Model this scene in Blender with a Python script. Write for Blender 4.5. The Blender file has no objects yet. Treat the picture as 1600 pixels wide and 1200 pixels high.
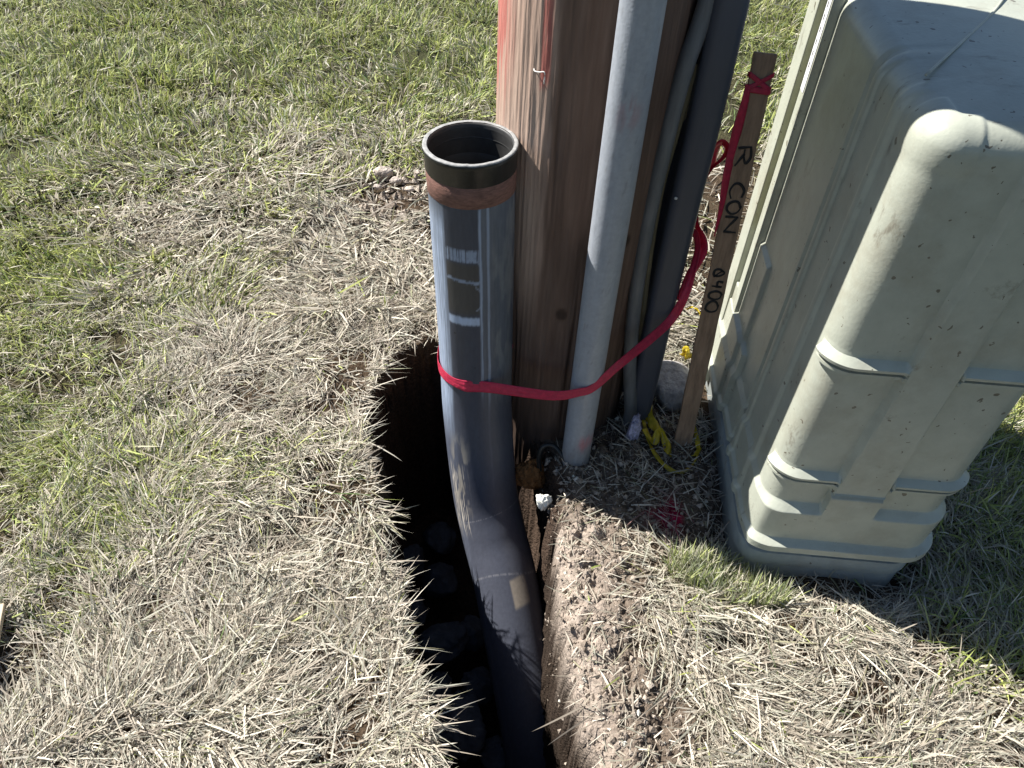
import bpy, math, random
import numpy as np
from mathutils import Vector, Matrix
random.seed(7); rng = np.random.default_rng(7)
S = bpy.context.scene
C = S.collection
PI = math.pi

# ------------------------------------------------------------------ camera
CAM_H = 1.5
FPX = 1180.0
_d = np.array([745.0 - 800, 1750.0 - 600, FPX]); _d /= np.linalg.norm(_d)
_f = np.array([0, 0, 1.0]); _Y = _f - _d * _f.dot(_d); _Y /= np.linalg.norm(_Y)
_X = np.cross(_Y, -_d); _Z = -_d
M3 = np.array([_X, _Y, _Z])                      # rows: world axes in camera coords (x right, y down, z forward)

def at(u, v, y=None, z=None):
    """real point on the sight line of photo pixel u,v lying on the plane Y=y or Z=z"""
    r = M3 @ np.array([u - 800, v - 600, FPX])
    t = y / r[1] if y is not None else (z - CAM_H) / r[2]
    return r * t + np.array([0, 0, CAM_H])

cam = bpy.data.cameras.new('camera'); cam.sensor_width = 36; cam.lens = FPX / 1600 * 36
cam.clip_start = 0.02; cam.clip_end = 500
co = bpy.data.objects.new('camera', cam); C.objects.link(co)
m = Matrix.Identity(4)
for i in range(3):
    m[i][0] = M3[i][0]; m[i][1] = -M3[i][1]; m[i][2] = -M3[i][2]
m.translation = (0, 0, CAM_H); co.matrix_world = m
S.camera = co

# ------------------------------------------------------------------ light
SUN_EL = math.radians(46.5); SUN_AZ = np.array([-0.905, 0.425]); SUN_AZ /= np.linalg.norm(SUN_AZ)
W = bpy.data.worlds.new('World'); S.world = W; W.use_nodes = True
nt = W.node_tree; bg = nt.nodes['Background']
sky = nt.nodes.new('ShaderNodeTexSky'); sky.sky_type = 'NISHITA'; sky.sun_disc = False
sky.sun_elevation = SUN_EL; sky.sun_rotation = math.atan2(SUN_AZ[0], SUN_AZ[1])
sky.ozone_density = 1.8; sky.altitude = 300; sky.air_density = 1.0; sky.dust_density = 0.5
nt.links.new(sky.outputs[0], bg.inputs[0]); bg.inputs[1].default_value = 0.05
sl = bpy.data.lights.new('sun', 'SUN'); sl.energy = 5.0; sl.angle = math.radians(0.53); sl.color = (1, 0.965, 0.915)
so = bpy.data.objects.new('sun', sl); C.objects.link(so)
sd = Vector((SUN_AZ[0] * math.cos(SUN_EL), SUN_AZ[1] * math.cos(SUN_EL), math.sin(SUN_EL)))
so.rotation_euler = sd.to_track_quat('Z', 'Y').to_euler(); so.location = sd * 20
S.view_settings.view_transform = 'Standard'; S.view_settings.look = 'None'
S.view_settings.exposure = 1.0; S.view_settings.gamma = 1
S.render.engine = 'CYCLES'

# ------------------------------------------------------------------ noise
def _hash(ix, iy, iz, seed):
    n = (ix.astype(np.int64) * 374761393 + iy.astype(np.int64) * 668265263 + iz.astype(np.int64) * 2147483647 + seed * 974634777)
    n = (n ^ (n >> 13)) * 1274126177
    n = n & 0x7fffffff
    n = (n ^ (n >> 16)) * 668265263 & 0x7fffffff
    return (n % 100003) / 100003.0

def vnoise(x, y, seed=0, z=None):
    x = np.asarray(x, float); y = np.asarray(y, float)
    x, y = np.broadcast_arrays(x, y)
    ix = np.floor(x); iy = np.floor(y); fx = x - ix; fy = y - iy
    fx = fx * fx * (3 - 2 * fx); fy = fy * fy * (3 - 2 * fy)
    o = np.zeros_like(ix)
    a = _hash(ix, iy, o, seed); b = _hash(ix + 1, iy, o, seed)
    c = _hash(ix, iy + 1, o, seed); d = _hash(ix + 1, iy + 1, o, seed)
    return (a + (b - a) * fx) * (1 - fy) + (c + (d - c) * fx) * fy

def fbm(x, y, seed=0, oct=4, gain=0.5):
    s = 0; a = 1; t = 0
    for o in range(oct):
        s = s + a * vnoise(np.asarray(x) * 2 ** o, np.asarray(y) * 2 ** o, seed + o * 17); t += a; a *= gain
    return s / t

def sstep(a, b, x):
    t = np.clip((np.asarray(x, float) - a) / (b - a), 0, 1); return t * t * (3 - 2 * t)

def mix(a, b, t):
    a = np.asarray(a, float); b = np.asarray(b, float); t = np.asarray(t, float)
    return a + (b - a) * t[..., None]

# ------------------------------------------------------------------ materials
def material(name, rough=0.6, color=None, attr=None, nscale=40.0, namp=0.25, bump=0.0, bscale=80.0, spec=0.5, trans=0.0,
             stretch=(1, 1, 1), extra=None):
    mt = bpy.data.materials.new(name); mt.use_nodes = True
    t = mt.node_tree; N = t.nodes; L = t.links; p = N['Principled BSDF']
    p.inputs['Roughness'].default_value = rough
    p.inputs['Specular IOR Level'].default_value = spec
    tc = N.new('ShaderNodeTexCoord'); mp = N.new('ShaderNodeMapping'); mp.inputs['Scale'].default_value = stretch
    L.new(tc.outputs['Object'], mp.inputs[0])
    if attr:
        a = N.new('ShaderNodeAttribute'); a.attribute_name = attr; base = a.outputs['Color']
    else:
        r = N.new('ShaderNodeRGB'); r.outputs[0].default_value = (*color, 1); base = r.outputs[0]
    if namp > 0:
        nz = N.new('ShaderNodeTexNoise'); nz.inputs['Scale'].default_value = nscale; nz.inputs['Detail'].default_value = 6
        nz.inputs['Roughness'].default_value = 0.65
        L.new(mp.outputs[0], nz.inputs['Vector'])
        mr = N.new('ShaderNodeMapRange'); mr.inputs[1].default_value = 0.3; mr.inputs[2].default_value = 0.7
        mr.inputs[3].default_value = 1 - namp; mr.inputs[4].default_value = 1 + namp
        L.new(nz.outputs[0], mr.inputs[0])
        vm = N.new('ShaderNodeVectorMath'); vm.operation = 'SCALE'
        L.new(base, vm.inputs[0]); L.new(mr.outputs[0], vm.inputs['Scale']); base = vm.outputs[0]
    if extra:
        base = extra(t, mp, base)
    L.new(base, p.inputs['Base Color'])
    if bump > 0:
        nb = N.new('ShaderNodeTexNoise'); nb.inputs['Scale'].default_value = bscale; nb.inputs['Detail'].default_value = 5
        L.new(mp.outputs[0], nb.inputs['Vector'])
        bp = N.new('ShaderNodeBump'); bp.inputs['Strength'].default_value = bump; bp.inputs['Distance'].default_value = 0.01
        L.new(nb.outputs[0], bp.inputs['Height']); L.new(bp.outputs[0], p.inputs['Normal'])
    if trans > 0:
        tr = N.new('ShaderNodeBsdfTranslucent'); L.new(base, tr.inputs[0])
        mx = N.new('ShaderNodeMixShader'); mx.inputs[0].default_value = trans
        L.new(p.outputs[0], mx.inputs[1]); L.new(tr.outputs[0], mx.inputs[2])
        L.new(mx.outputs[0], N['Material Output'].inputs[0])
    return mt

def spots(thr_lo, thr_hi, scale, col, rnd_thr=0.6):
    """scattered dark specks and splashes of dirt, each with an outline of its own"""
    def f(t, mp, base):
        N = t.nodes; L = t.links
        wn = N.new('ShaderNodeTexNoise'); wn.inputs['Scale'].default_value = scale * 1.5
        L.new(mp.outputs[0], wn.inputs['Vector'])
        ad = N.new('ShaderNodeMixRGB'); ad.blend_type = 'ADD'; ad.inputs[0].default_value = 0.03
        L.new(mp.outputs[0], ad.inputs[1]); L.new(wn.outputs['Color'], ad.inputs[2])
        v = N.new('ShaderNodeTexVoronoi'); v.inputs['Scale'].default_value = scale
        L.new(ad.outputs[0], v.inputs['Vector'])
        sp = N.new('ShaderNodeSeparateColor'); L.new(v.outputs['Color'], sp.inputs[0])
        # radius differs per cell; many cells have none
        r = N.new('ShaderNodeMapRange'); r.inputs[1].default_value = rnd_thr; r.inputs[2].default_value = 1
        r.inputs[3].default_value = thr_lo; r.inputs[4].default_value = thr_hi
        L.new(sp.outputs[0], r.inputs[0])
        lt = N.new('ShaderNodeMath'); lt.operation = 'LESS_THAN'; L.new(v.outputs['Distance'], lt.inputs[0]); L.new(r.outputs[0], lt.inputs[1])
        g = N.new('ShaderNodeMath'); g.operation = 'MULTIPLY'; g.inputs[1].default_value = 0.8; L.new(lt.outputs[0], g.inputs[0])
        mx = N.new('ShaderNodeMixRGB'); mx.inputs[2].default_value = (*col, 1)
        L.new(g.outputs[0], mx.inputs[0]); L.new(base, mx.inputs[1])
        # smeared dirt streaks
        mp2 = N.new('ShaderNodeMapping'); mp2.inputs['Scale'].default_value = (9, 26, 9); mp2.inputs['Rotation'].default_value = (0, 0, 0.5)
        L.new(mp.outputs[0], mp2.inputs[0])
        sn = N.new('ShaderNodeTexNoise'); sn.inputs['Scale'].default_value = 1.0; sn.inputs['Detail'].default_value = 7; sn.inputs['Roughness'].default_value = 0.72
        L.new(mp2.outputs[0], sn.inputs['Vector'])
        sr = N.new('ShaderNodeMapRange'); sr.inputs[1].default_value = 0.60; sr.inputs[2].default_value = 0.70; sr.inputs[3].default_value = 0; sr.inputs[4].default_value = 0.42
        L.new(sn.outputs[0], sr.inputs[0])
        ms = N.new('ShaderNodeMixRGB'); ms.inputs[2].default_value = (0.16, 0.135, 0.10, 1)
        L.new(sr.outputs[0], ms.inputs[0]); L.new(mx.outputs[0], ms.inputs[1]); mx = ms
        # broad film of dust
        dn = N.new('ShaderNodeTexNoise'); dn.inputs['Scale'].default_value = 7; dn.inputs['Detail'].default_value = 8; dn.inputs['Roughness'].default_value = 0.7
        L.new(mp.outputs[0], dn.inputs['Vector'])
        dr = N.new('ShaderNodeMapRange'); dr.inputs[1].default_value = 0.5; dr.inputs[2].default_value = 0.75
        dr.inputs[3].default_value = 0; dr.inputs[4].default_value = 0.35
        L.new(dn.outputs[0], dr.inputs[0])
        m2 = N.new('ShaderNodeMixRGB'); m2.inputs[2].default_value = (0.30, 0.27, 0.20, 1)
        L.new(dr.outputs[0], m2.inputs[0]); L.new(mx.outputs[0], m2.inputs[1])
        return m2.outputs[0]
    return f

MT = dict(
    soil=material('soil', 0.95, attr='Col', nscale=90, namp=0.45, bump=0.9, bscale=140, spec=0.1),
    grass=material('grass_blades', 0.62, attr='Col', namp=0, spec=0.35, trans=0.25),
    cabinet=material('sage_fibreglass', 0.34, color=(0.435, 0.452, 0.375), nscale=25, namp=0.07, bump=0.06, bscale=160, spec=0.4,
                     extra=lambda t, mp, b: spots(0.0, 0.17, 48, (0.10, 0.075, 0.05), 0.45)(t, mp, spots(0.0, 0.15, 27, (0.10, 0.075, 0.05), 0.45)(t, mp, b))),
    cabinet_base=material('sage_fibreglass_skirt', 0.5, color=(0.30, 0.33, 0.32), nscale=25, namp=0.15, bump=0.1, bscale=160, spec=0.4,
                          extra=spots(0.0, 0.2, 30, (0.08, 0.06, 0.04), 0.4)),
    groove=material('olive_gasket', 0.6, color=(0.30, 0.30, 0.16), nscale=60, namp=0.15),
    pipe=material('grey_plastic_pipe', 0.5, attr='Col', nscale=120, namp=0.12, bump=0.05, bscale=220, stretch=(1, 1, 0.25)),
    black=material('black_plastic', 0.38, color=(0.022, 0.022, 0.020), nscale=80, namp=0.3, bump=0.05, bscale=200),
    wood=material('weathered_pole_wood', 0.85, attr='Col', nscale=60, namp=0.14, bump=0.5, bscale=70, stretch=(1, 1, 0.09), spec=0.2),
    lath=material('lath_wood', 0.8, color=(0.33, 0.22, 0.145), nscale=60, namp=0.3, bump=0.3, bscale=90, stretch=(1.6, 1.6, 0.08), spec=0.2),
    lath_pale=material('pale_lath_wood', 0.8, color=(0.66, 0.53, 0.38), nscale=60, namp=0.2, bump=0.3, bscale=90, stretch=(0.2, 0.2, 2), spec=0.2),
    steel=material('galvanised_steel', 0.42, attr='Col', nscale=90, namp=0.1, bump=0.08, bscale=200, spec=0.5),
    uguard=material('dark_grey_plastic_guard', 0.45, color=(0.066, 0.072, 0.094), nscale=20, namp=0.15, bump=0.05, bscale=200, stretch=(1, 1, 0.2), spec=0.5),
    cable=material('grey_cable_jacket', 0.5, color=(0.16, 0.165, 0.17), nscale=50, namp=0.25, stretch=(1, 1, 0.2)),
    strip=material('tan_moulding', 0.7, color=(0.17, 0.145, 0.085), nscale=60, namp=0.35, stretch=(1, 1, 0.15)),
    tape=material('red_flagging', 0.4, color=(0.66, 0.04, 0.10), nscale=90, namp=0.18, bump=0.25, bscale=90, trans=0.3),
    yellow=material('yellow_caution_film', 0.35, color=(0.62, 0.47, 0.03), nscale=60, namp=0.3, bump=0.3, bscale=120, trans=0.2),
    ink=material('black_marker', 0.6, color=(0.012, 0.011, 0.012), namp=0),
    stone=material('grey_boulder', 0.9, color=(0.36, 0.335, 0.32), nscale=45, namp=0.4, bump=0.7, bscale=90, spec=0.2),
    pit_stone=material('dark_blue_grey_stone', 0.8, color=(0.055, 0.066, 0.085), nscale=30, namp=0.35, bump=0.5, bscale=60, spec=0.3),  # even dark blue-grey base tone
    white=material('white_scrap', 0.5, color=(0.8, 0.79, 0.72), nscale=60, namp=0.1),
    foil=material('silver_purple_wrapper', 0.32, color=(0.50, 0.47, 0.62), nscale=120, namp=0.55, bump=0.3, bscale=150),
    label=material('label_paper', 0.5, color=(0.78, 0.78, 0.80), nscale=200, namp=0.1),
    metal=material('staple_metal', 0.35, color=(0.75, 0.73, 0.68), namp=0),
    rust=material('orange_clay', 0.95, color=(0.24, 0.115, 0.045), nscale=80, namp=0.4, bump=0.9, bscale=120, spec=0.1),
)

# ------------------------------------------------------------------ mesh helpers
def link(o, parent=None):
    C.objects.link(o)
    if parent is not None: o.parent = parent
    return o

def tag(o, label=None, cat=None, group=None, kind=None):
    if label: o['label'] = label
    if cat: o['category'] = cat
    if group: o['group'] = group
    if kind: o['kind'] = kind
    return o

def mesh(name, v, f, mat, parent=None, col=None, smooth=True):
    me = bpy.data.meshes.new(name)
    v = np.asarray(v, np.float32).reshape(-1, 3)
    if isinstance(f, np.ndarray):
        nf, k = f.shape
        me.vertices.add(len(v)); me.vertices.foreach_set('co', v.ravel())
        me.loops.add(nf * k); me.loops.foreach_set('vertex_index', f.astype(np.int32).ravel())
        me.polygons.add(nf); me.polygons.foreach_set('loop_start', np.arange(0, nf * k, k, dtype=np.int32))
        me.polygons.foreach_set('loop_total', np.full(nf, k, np.int32))
        me.update(calc_edges=True)
    else:
        me.from_pydata(v.tolist(), [], f)
        me.update()
    if col is not None:
        a = me.color_attributes.new('Col', 'FLOAT_COLOR', 'POINT')
        c4 = np.ones((len(v), 4), np.float32); c4[:, :3] = np.asarray(col).reshape(-1, 3)
        a.data.foreach_set('color', c4.ravel())
    me.polygons.foreach_set('use_smooth', np.full(len(me.polygons), smooth))
    me.materials.append(mat)
    return link(bpy.data.objects.new(name, me), parent)

def grid_faces(nr, ns, closed=False, flip=False):
    i = np.arange(nr - 1)[:, None]; j = np.arange(ns if closed else ns - 1)[None, :]
    j2 = (j + 1) % ns
    a = i * ns + j; b = i * ns + j2; c = (i + 1) * ns + j2; d = (i + 1) * ns + j
    q = np.stack([a, b, c, d], -1).reshape(-1, 4)
    return q[:, ::-1] if flip else q

def empty(name, loc=(0, 0, 0)):
    o = bpy.data.objects.new(name, None); o.location = loc; o.empty_display_size = 0.1
    return link(o)

def part(o, root):
    """parent a mesh made in world coordinates under its thing"""
    o.parent = root
    o.location = -root.location
    return o

def spline(pts, n, closed=False):
    P = np.asarray(pts, float); k = len(P)
    seg = k if closed else k - 1
    out = []
    for t in np.linspace(0, seg, n, endpoint=not closed):
        i = min(int(t), seg - 1); u = t - i
        def g(j):
            if closed: return P[j % k]
            if j < 0: return 2 * P[0] - P[1]
            if j >= k: return 2 * P[-1] - P[-2]
            return P[j]
        p0, p1, p2, p3 = g(i - 1), g(i), g(i + 1), g(i + 2)
        out.append(0.5 * ((2 * p1) + (-p0 + p2) * u + (2 * p0 - 5 * p1 + 4 * p2 - p3) * u * u + (-p0 + 3 * p1 - 3 * p2 + p3) * u ** 3))
    return np.array(out)

def frames(path, ref=(0, -1, 0)):
    T = np.gradient(path, axis=0); T /= np.linalg.norm(T, axis=1)[:, None]
    ref = np.asarray(ref, float)
    A = ref[None, :] - (T @ ref)[:, None] * T; A /= np.linalg.norm(A, axis=1)[:, None] + 1e-9
    B = np.cross(T, A)
    return T, A, B

def tube(path, r, ns=24, ref=(0, -1, 0), disp=None):
    """returns verts, theta grid, arc grid; theta 0 faces ref"""
    path = np.asarray(path, float); T, A, B = frames(path, ref)
    th = np.linspace(0, 2 * PI, ns, endpoint=False)
    s = np.concatenate([[0], np.cumsum(np.linalg.norm(np.diff(path, axis=0), axis=1))])
    TH, SS = np.meshgrid(th, s)
    rr = np.broadcast_to(np.asarray(r, float).reshape(-1, 1) if np.ndim(r) else np.full((len(path), 1), r), TH.shape).copy()
    if disp is not None: rr = rr + disp(TH, SS)
    V = path[:, None, :] + rr[..., None] * (np.cos(TH)[..., None] * A[:, None, :] + np.sin(TH)[..., None] * B[:, None, :])
    return V, TH, SS

def tube_obj(name, path, r, mat, parent=None, ns=24, col=None, ref=(0, -1, 0), cap=True, disp=None):
    V, TH, SS = tube(path, r, ns, ref, disp)
    nr = len(path); f = grid_faces(nr, ns, True).tolist()
    if cap:
        f.append(list(range(ns))[::-1]); f.append([(nr - 1) * ns + j for j in range(ns)])
    c = None if col is None else (np.broadcast_to(np.asarray(col, float), V.shape) if not callable(col) else col(TH, SS, V))
    return mesh(name, V, f, mat, parent, c)

def box_rows(profile, z0, z1):
    n = len(profile)
    v = [(x, y, z0) for x, y in profile] + [(x, y, z1) for x, y in profile]
    f = [[i, (i + 1) % n, n + (i + 1) % n, n + i] for i in range(n)] + [list(range(n))[::-1], [n + i for i in range(n)]]
    return v, f

def bevel(o, w, seg=2):
    b = o.modifiers.new('bevel', 'BEVEL'); b.width = w; b.segments = seg; b.limit_method = 'ANGLE'; b.angle_limit = math.radians(40)
    return o

def ribbon(path, width, normal, twist=None, wave=0.0, seed=0, nw=5, crease=0.002):
    """thin tape along a path; normal = list of facing directions; small lengthwise folds"""
    path = np.asarray(path, float); n = len(path)
    T = np.gradient(path, axis=0); T /= np.linalg.norm(T, axis=1)[:, None]
    Nn = np.asarray(normal, float)
    if Nn.ndim == 1: Nn = np.tile(Nn, (n, 1))
    Wd = np.cross(T, Nn); Wd /= np.linalg.norm(Wd, axis=1)[:, None] + 1e-9
    Nn = np.cross(Wd, T)
    if twist is not None:
        c = np.cos(twist)[:, None]; s_ = np.sin(twist)[:, None]
        Wd, Nn = Wd * c + Nn * s_, Nn * c - Wd * s_
    width = np.broadcast_to(width, n)
    rr = np.random.default_rng(seed)
    V = []
    for k in range(nw):
        u = k / (nw - 1) - 0.5
        fold = crease * np.sin(np.linspace(0, 9, n) * (1 + 0.4 * k) + k * 1.7 + seed) * (1 if k not in (0, nw - 1) else 0.6)
        V.append(path + Wd * (width * u)[:, None] + Nn * (fold + wave * math.sin(k * 2.1))[:, None])
    V = np.stack(V, 1)
    return V

def tape_obj(name, path, width, normal, mat, parent=None, **k):
    V = ribbon(path, width, normal, **k)
    o = mesh(name, V, grid_faces(V.shape[0], V.shape[1]), mat, parent)
    s_ = o.modifiers.new('thickness', 'SOLIDIFY'); s_.thickness = 0.0006; s_.offset = 0
    return o

def lump(name, c, size, mat, seed=0, parent=None, amp=0.25, rot=0.0, flat=0.0, n=28, fscale=1.8):
    th = np.linspace(0, PI, n); ph = np.linspace(0, 2 * PI, 2 * n, endpoint=False)
    P, T = np.meshgrid(ph, th)
    d = np.stack([np.sin(T) * np.cos(P), np.sin(T) * np.sin(P), np.cos(T)], -1)
    q = d * fscale + 10 + seed * 3.3
    a = fbm(q[..., 0] + q[..., 2] * 0.7, q[..., 1] - q[..., 2] * 0.6, seed, 4)
    b = fbm(q[..., 0] * 2.7 - q[..., 2], q[..., 1] * 2.7 + q[..., 2] * 1.9, seed + 50, 3)
    r = 1 + amp * (a - 0.5) * 2 + amp * 0.35 * (b - 0.5) * 2
    # planar facets like broken stone
    rr = np.random.default_rng(seed)
    for _ in range(5):
        nrm = rr.normal(size=3); nrm /= np.linalg.norm(nrm)
        k = d @ nrm; lim = rr.uniform(0.72, 0.9)
        r = np.where(k * r > lim, lim / np.maximum(k, 1e-3), r)
    V = d * r[..., None] * np.asarray(size)
    cs, sn = math.cos(rot), math.sin(rot)
    V = np.stack([V[..., 0] * cs - V[..., 1] * sn, V[..., 0] * sn + V[..., 1] * cs, V[..., 2]], -1) + 0.0
    o = mesh(name, V, grid_faces(n, 2 * n, True, True), mat, parent)
    o.location = c
    return o

# ------------------------------------------------------------------ terrain
HOLE = np.array([(-0.24, 1.64), (-0.32, 1.56), (-0.385, 1.40), (-0.350, 1.212), (-0.307, 1.094), (-0.278, 0.934), (-0.225, 0.808),
                 (-0.185, 0.694), (-0.142, 0.603), (-0.104, 0.52), (-0.09, 0.411), (-0.09, 0.20), (0.17, 0.16), (0.222, 0.36), (0.200, 0.486),
                 (0.163, 0.616), (0.130, 0.779), (0.122, 0.921), (0.134, 1.017), (0.112, 1.05), (0.106, 1.085), (0.14, 1.13), (0.115, 1.20),
                 (0.085, 1.26), (0.02, 1.33), (-0.071, 1.459), (-0.19, 1.60)])

def hole_sd(x, y):
    """signed distance, positive inside the trench"""
    x = np.asarray(x, float); y = np.asarray(y, float)
    wa = np.where(x > 0.03, 0.016, 0.032)
    wx = x + wa * (fbm(x * 18, y * 18, 91, 3, 0.5) - 0.5); wy = y + wa * (fbm(x * 22, y * 22, 92, 4, 0.6) - 0.5)
    wx = wx + 0.045 * (fbm(x * 9 + 3, y * 9, 93, 2) - 0.5) * (x < 0)
    d = np.full(wx.shape, 1e9); ins = np.zeros(wx.shape, bool)
    n = len(HOLE)
    for i in range(n):
        a = HOLE[i]; b = HOLE[(i + 1) % n]; e = b - a
        t = np.clip(((wx - a[0]) * e[0] + (wy - a[1]) * e[1]) / (e @ e), 0, 1)
        d = np.minimum(d, np.hypot(wx - a[0] - e[0] * t, wy - a[1] - e[1] * t))
        cond = ((a[1] > wy) != (b[1] > wy)) & (wx < (b[0] - a[0]) * (wy - a[1]) / (b[1] - a[1] + 1e-12) + a[0])
        ins ^= cond
    return np.where(ins, d, -d)

def bank_mask(x, y, sdv):
    """bare trodden soil along the right bank and round the feet of pole and conduits"""
    wob = 0.09 * (fbm(x * 9, y * 9, 33, 3) - 0.5)
    right = sstep(0.225, 0.15, -sdv + wob) * (x > 0.03) * sstep(0.30, 0.42, y)
    foot = sstep(0.34, 0.22, np.hypot((x - 0.27) / 1.15, y - 1.22) + wob)
    return np.clip(np.maximum(right, foot * 0.9), 0, 1)

def terrain(x, y, sdv=None):
    if sdv is None: sdv = hole_sd(x, y)
    z = 0.05 * (fbm(x * 0.9, y * 0.9, 5, 3) - 0.5) * sstep(1.2, 3, np.hypot(x, y - 1)) + 0.06 * (fbm(x * 4, y * 4, 6, 5, 0.55) - 0.5) * sstep(0.0, 0.12, -sdv)
    bm = bank_mask(x, y, sdv)
    z = z + bm * 0.03 * (fbm(x * 34, y * 34, 8, 5, 0.6) - 0.5) * 2
    # crumbling shoulder on the right bank, small burrow in the turf
    z = z - 0.022 * sstep(0.04, 0.0, -sdv) * (x > 0)
    z = z - 0.035 * sstep(0.05, 0.015, np.hypot((x - 0.485) / 1.6, y - 0.745))
    z = z - 0.02 * sstep(0.07, 0.02, np.hypot((x + 0.50) / 2.0, (y - 0.93)))
    z = z - 0.04 * sstep(0.10, 0.02, np.maximum(np.maximum(0.56 - x, x - 0.93), 0.905 - y)) * (y < 1.7)
    z = z - 0.03 * sstep(0.70, 0.95, x) * sstep(1.1, 0.95, y) * sstep(0.3, 0.5, y)
    z = z + 0.022 * (fbm(x * 10, y * 10, 7, 3) - 0.5) * sstep(0.0, 0.08, -sdv)
    depth = 0.72 + 0.12 * fbm(x * 7, y * 7, 12, 3)
    rough = 0.02 * (fbm(x * 20, y * 20, 14, 3) - 0.5)
    z = z - depth * sstep(0.0, np.where(x > 0.03, 0.034, 0.045), sdv + rough) * (sdv > -0.01)
    return z

def axis(fine0, fine1, step, lim0, lim1):
    a = list(np.arange(fine0, fine1, step)); s_ = step; x = a[-1]
    while x < lim1: s_ *= 1.12; x += s_; a.append(x)
    s_ = step; x = fine0; b = []
    while x > lim0: s_ *= 1.12; x -= s_; b.append(x)
    return np.array(b[::-1] + a)
gx = axis(-0.75, 1.15, 0.0058, -60, 60); gy = axis(0.05, 1.85, 0.0058, -40, 90)
GX, GY = np.meshgrid(gx, gy); SDG = hole_sd(GX, GY); GZ = terrain(GX, GY, SDG)
bm = bank_mask(GX, GY, SDG)

def greenness(x, y):
    r = np.hypot((x + 0.05) * 0.95, (y - 0.95) * np.where(y > 0.95, 0.85, 1.2))
    g = sstep(0.7, 2.7, r) * 0.9 + 0.9 * (fbm(x * 2.6, y * 2.6, 41, 4) - 0.55)
    g = g + 0.32 * sstep(-0.65, -1.0, x) * sstep(0.5, 0.8, y) * (y < 2)
    g = g + 0.45 * sstep(0.95, 1.3, x) * sstep(0.62, 0.8, y)          # lusher turf on the far side of the cabinet
    g = g + 0.40 * np.exp(-((x - 0.48) ** 2 + (y - 0.89) ** 2) / 0.012)
    g = g + 0.08 * np.exp(-((x - 0.95) ** 2 + (y - 0.66) ** 2) / 0.04)
    return np.clip(g, 0.02, 1)
def paint(x, y): return sstep(0.065, 0.03, np.hypot((x - 0.39) / 0.9, y - 1.05) + 0.08 * (fbm(x * 25, y * 25, 77, 3) - 0.5))
gcol = mix((0.075, 0.052, 0.034), (0.06, 0.065, 0.03), greenness(GX, GY))
gcol = mix(gcol, (0.37, 0.305, 0.25), bm * sstep(0.36, 0.18, GX) * sstep(1.14, 1.02, GY + 0.15 * GX))
gcol = mix(gcol, (0.16, 0.125, 0.095), bm * (1 - sstep(0.36, 0.18, GX) * sstep(1.14, 1.02, GY + 0.15 * GX)))
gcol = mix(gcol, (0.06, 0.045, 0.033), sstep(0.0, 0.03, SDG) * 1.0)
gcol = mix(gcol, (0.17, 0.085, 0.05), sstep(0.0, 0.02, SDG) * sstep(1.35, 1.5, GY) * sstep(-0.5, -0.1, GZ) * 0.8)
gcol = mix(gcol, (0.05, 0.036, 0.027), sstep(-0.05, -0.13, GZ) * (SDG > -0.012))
gcol = mix(gcol, (0.085, 0.058, 0.042), sstep(-0.03, -0.008, SDG) * (GX > 0.0) * sstep(1.0, 1.04, GY))  # shade painted onto the trench lip beside pole and pipe
red = paint(GX, GY)
gcol = mix(gcol, (0.30, 0.015, 0.05), red)
gcol = gcol * (0.55 + 0.7 * fbm(GX * 55, GY * 55, 60, 4))[..., None]
# lumpy, undercut trench walls
_w = sstep(-0.012, -0.05, GZ) * (SDG > -0.015) * (SDG < 0.06)
WX = GX + _w * 0.010 * (fbm(GY * 28 + 3, GZ * 26, 201, 3) - 0.5) * 2
WY = GY + _w * 0.008 * (fbm(GX * 28 + 3, GZ * 26, 202, 3) - 0.5) * 2
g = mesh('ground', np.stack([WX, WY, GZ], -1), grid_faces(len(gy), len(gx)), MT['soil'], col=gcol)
tag(g, kind='structure')

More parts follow.
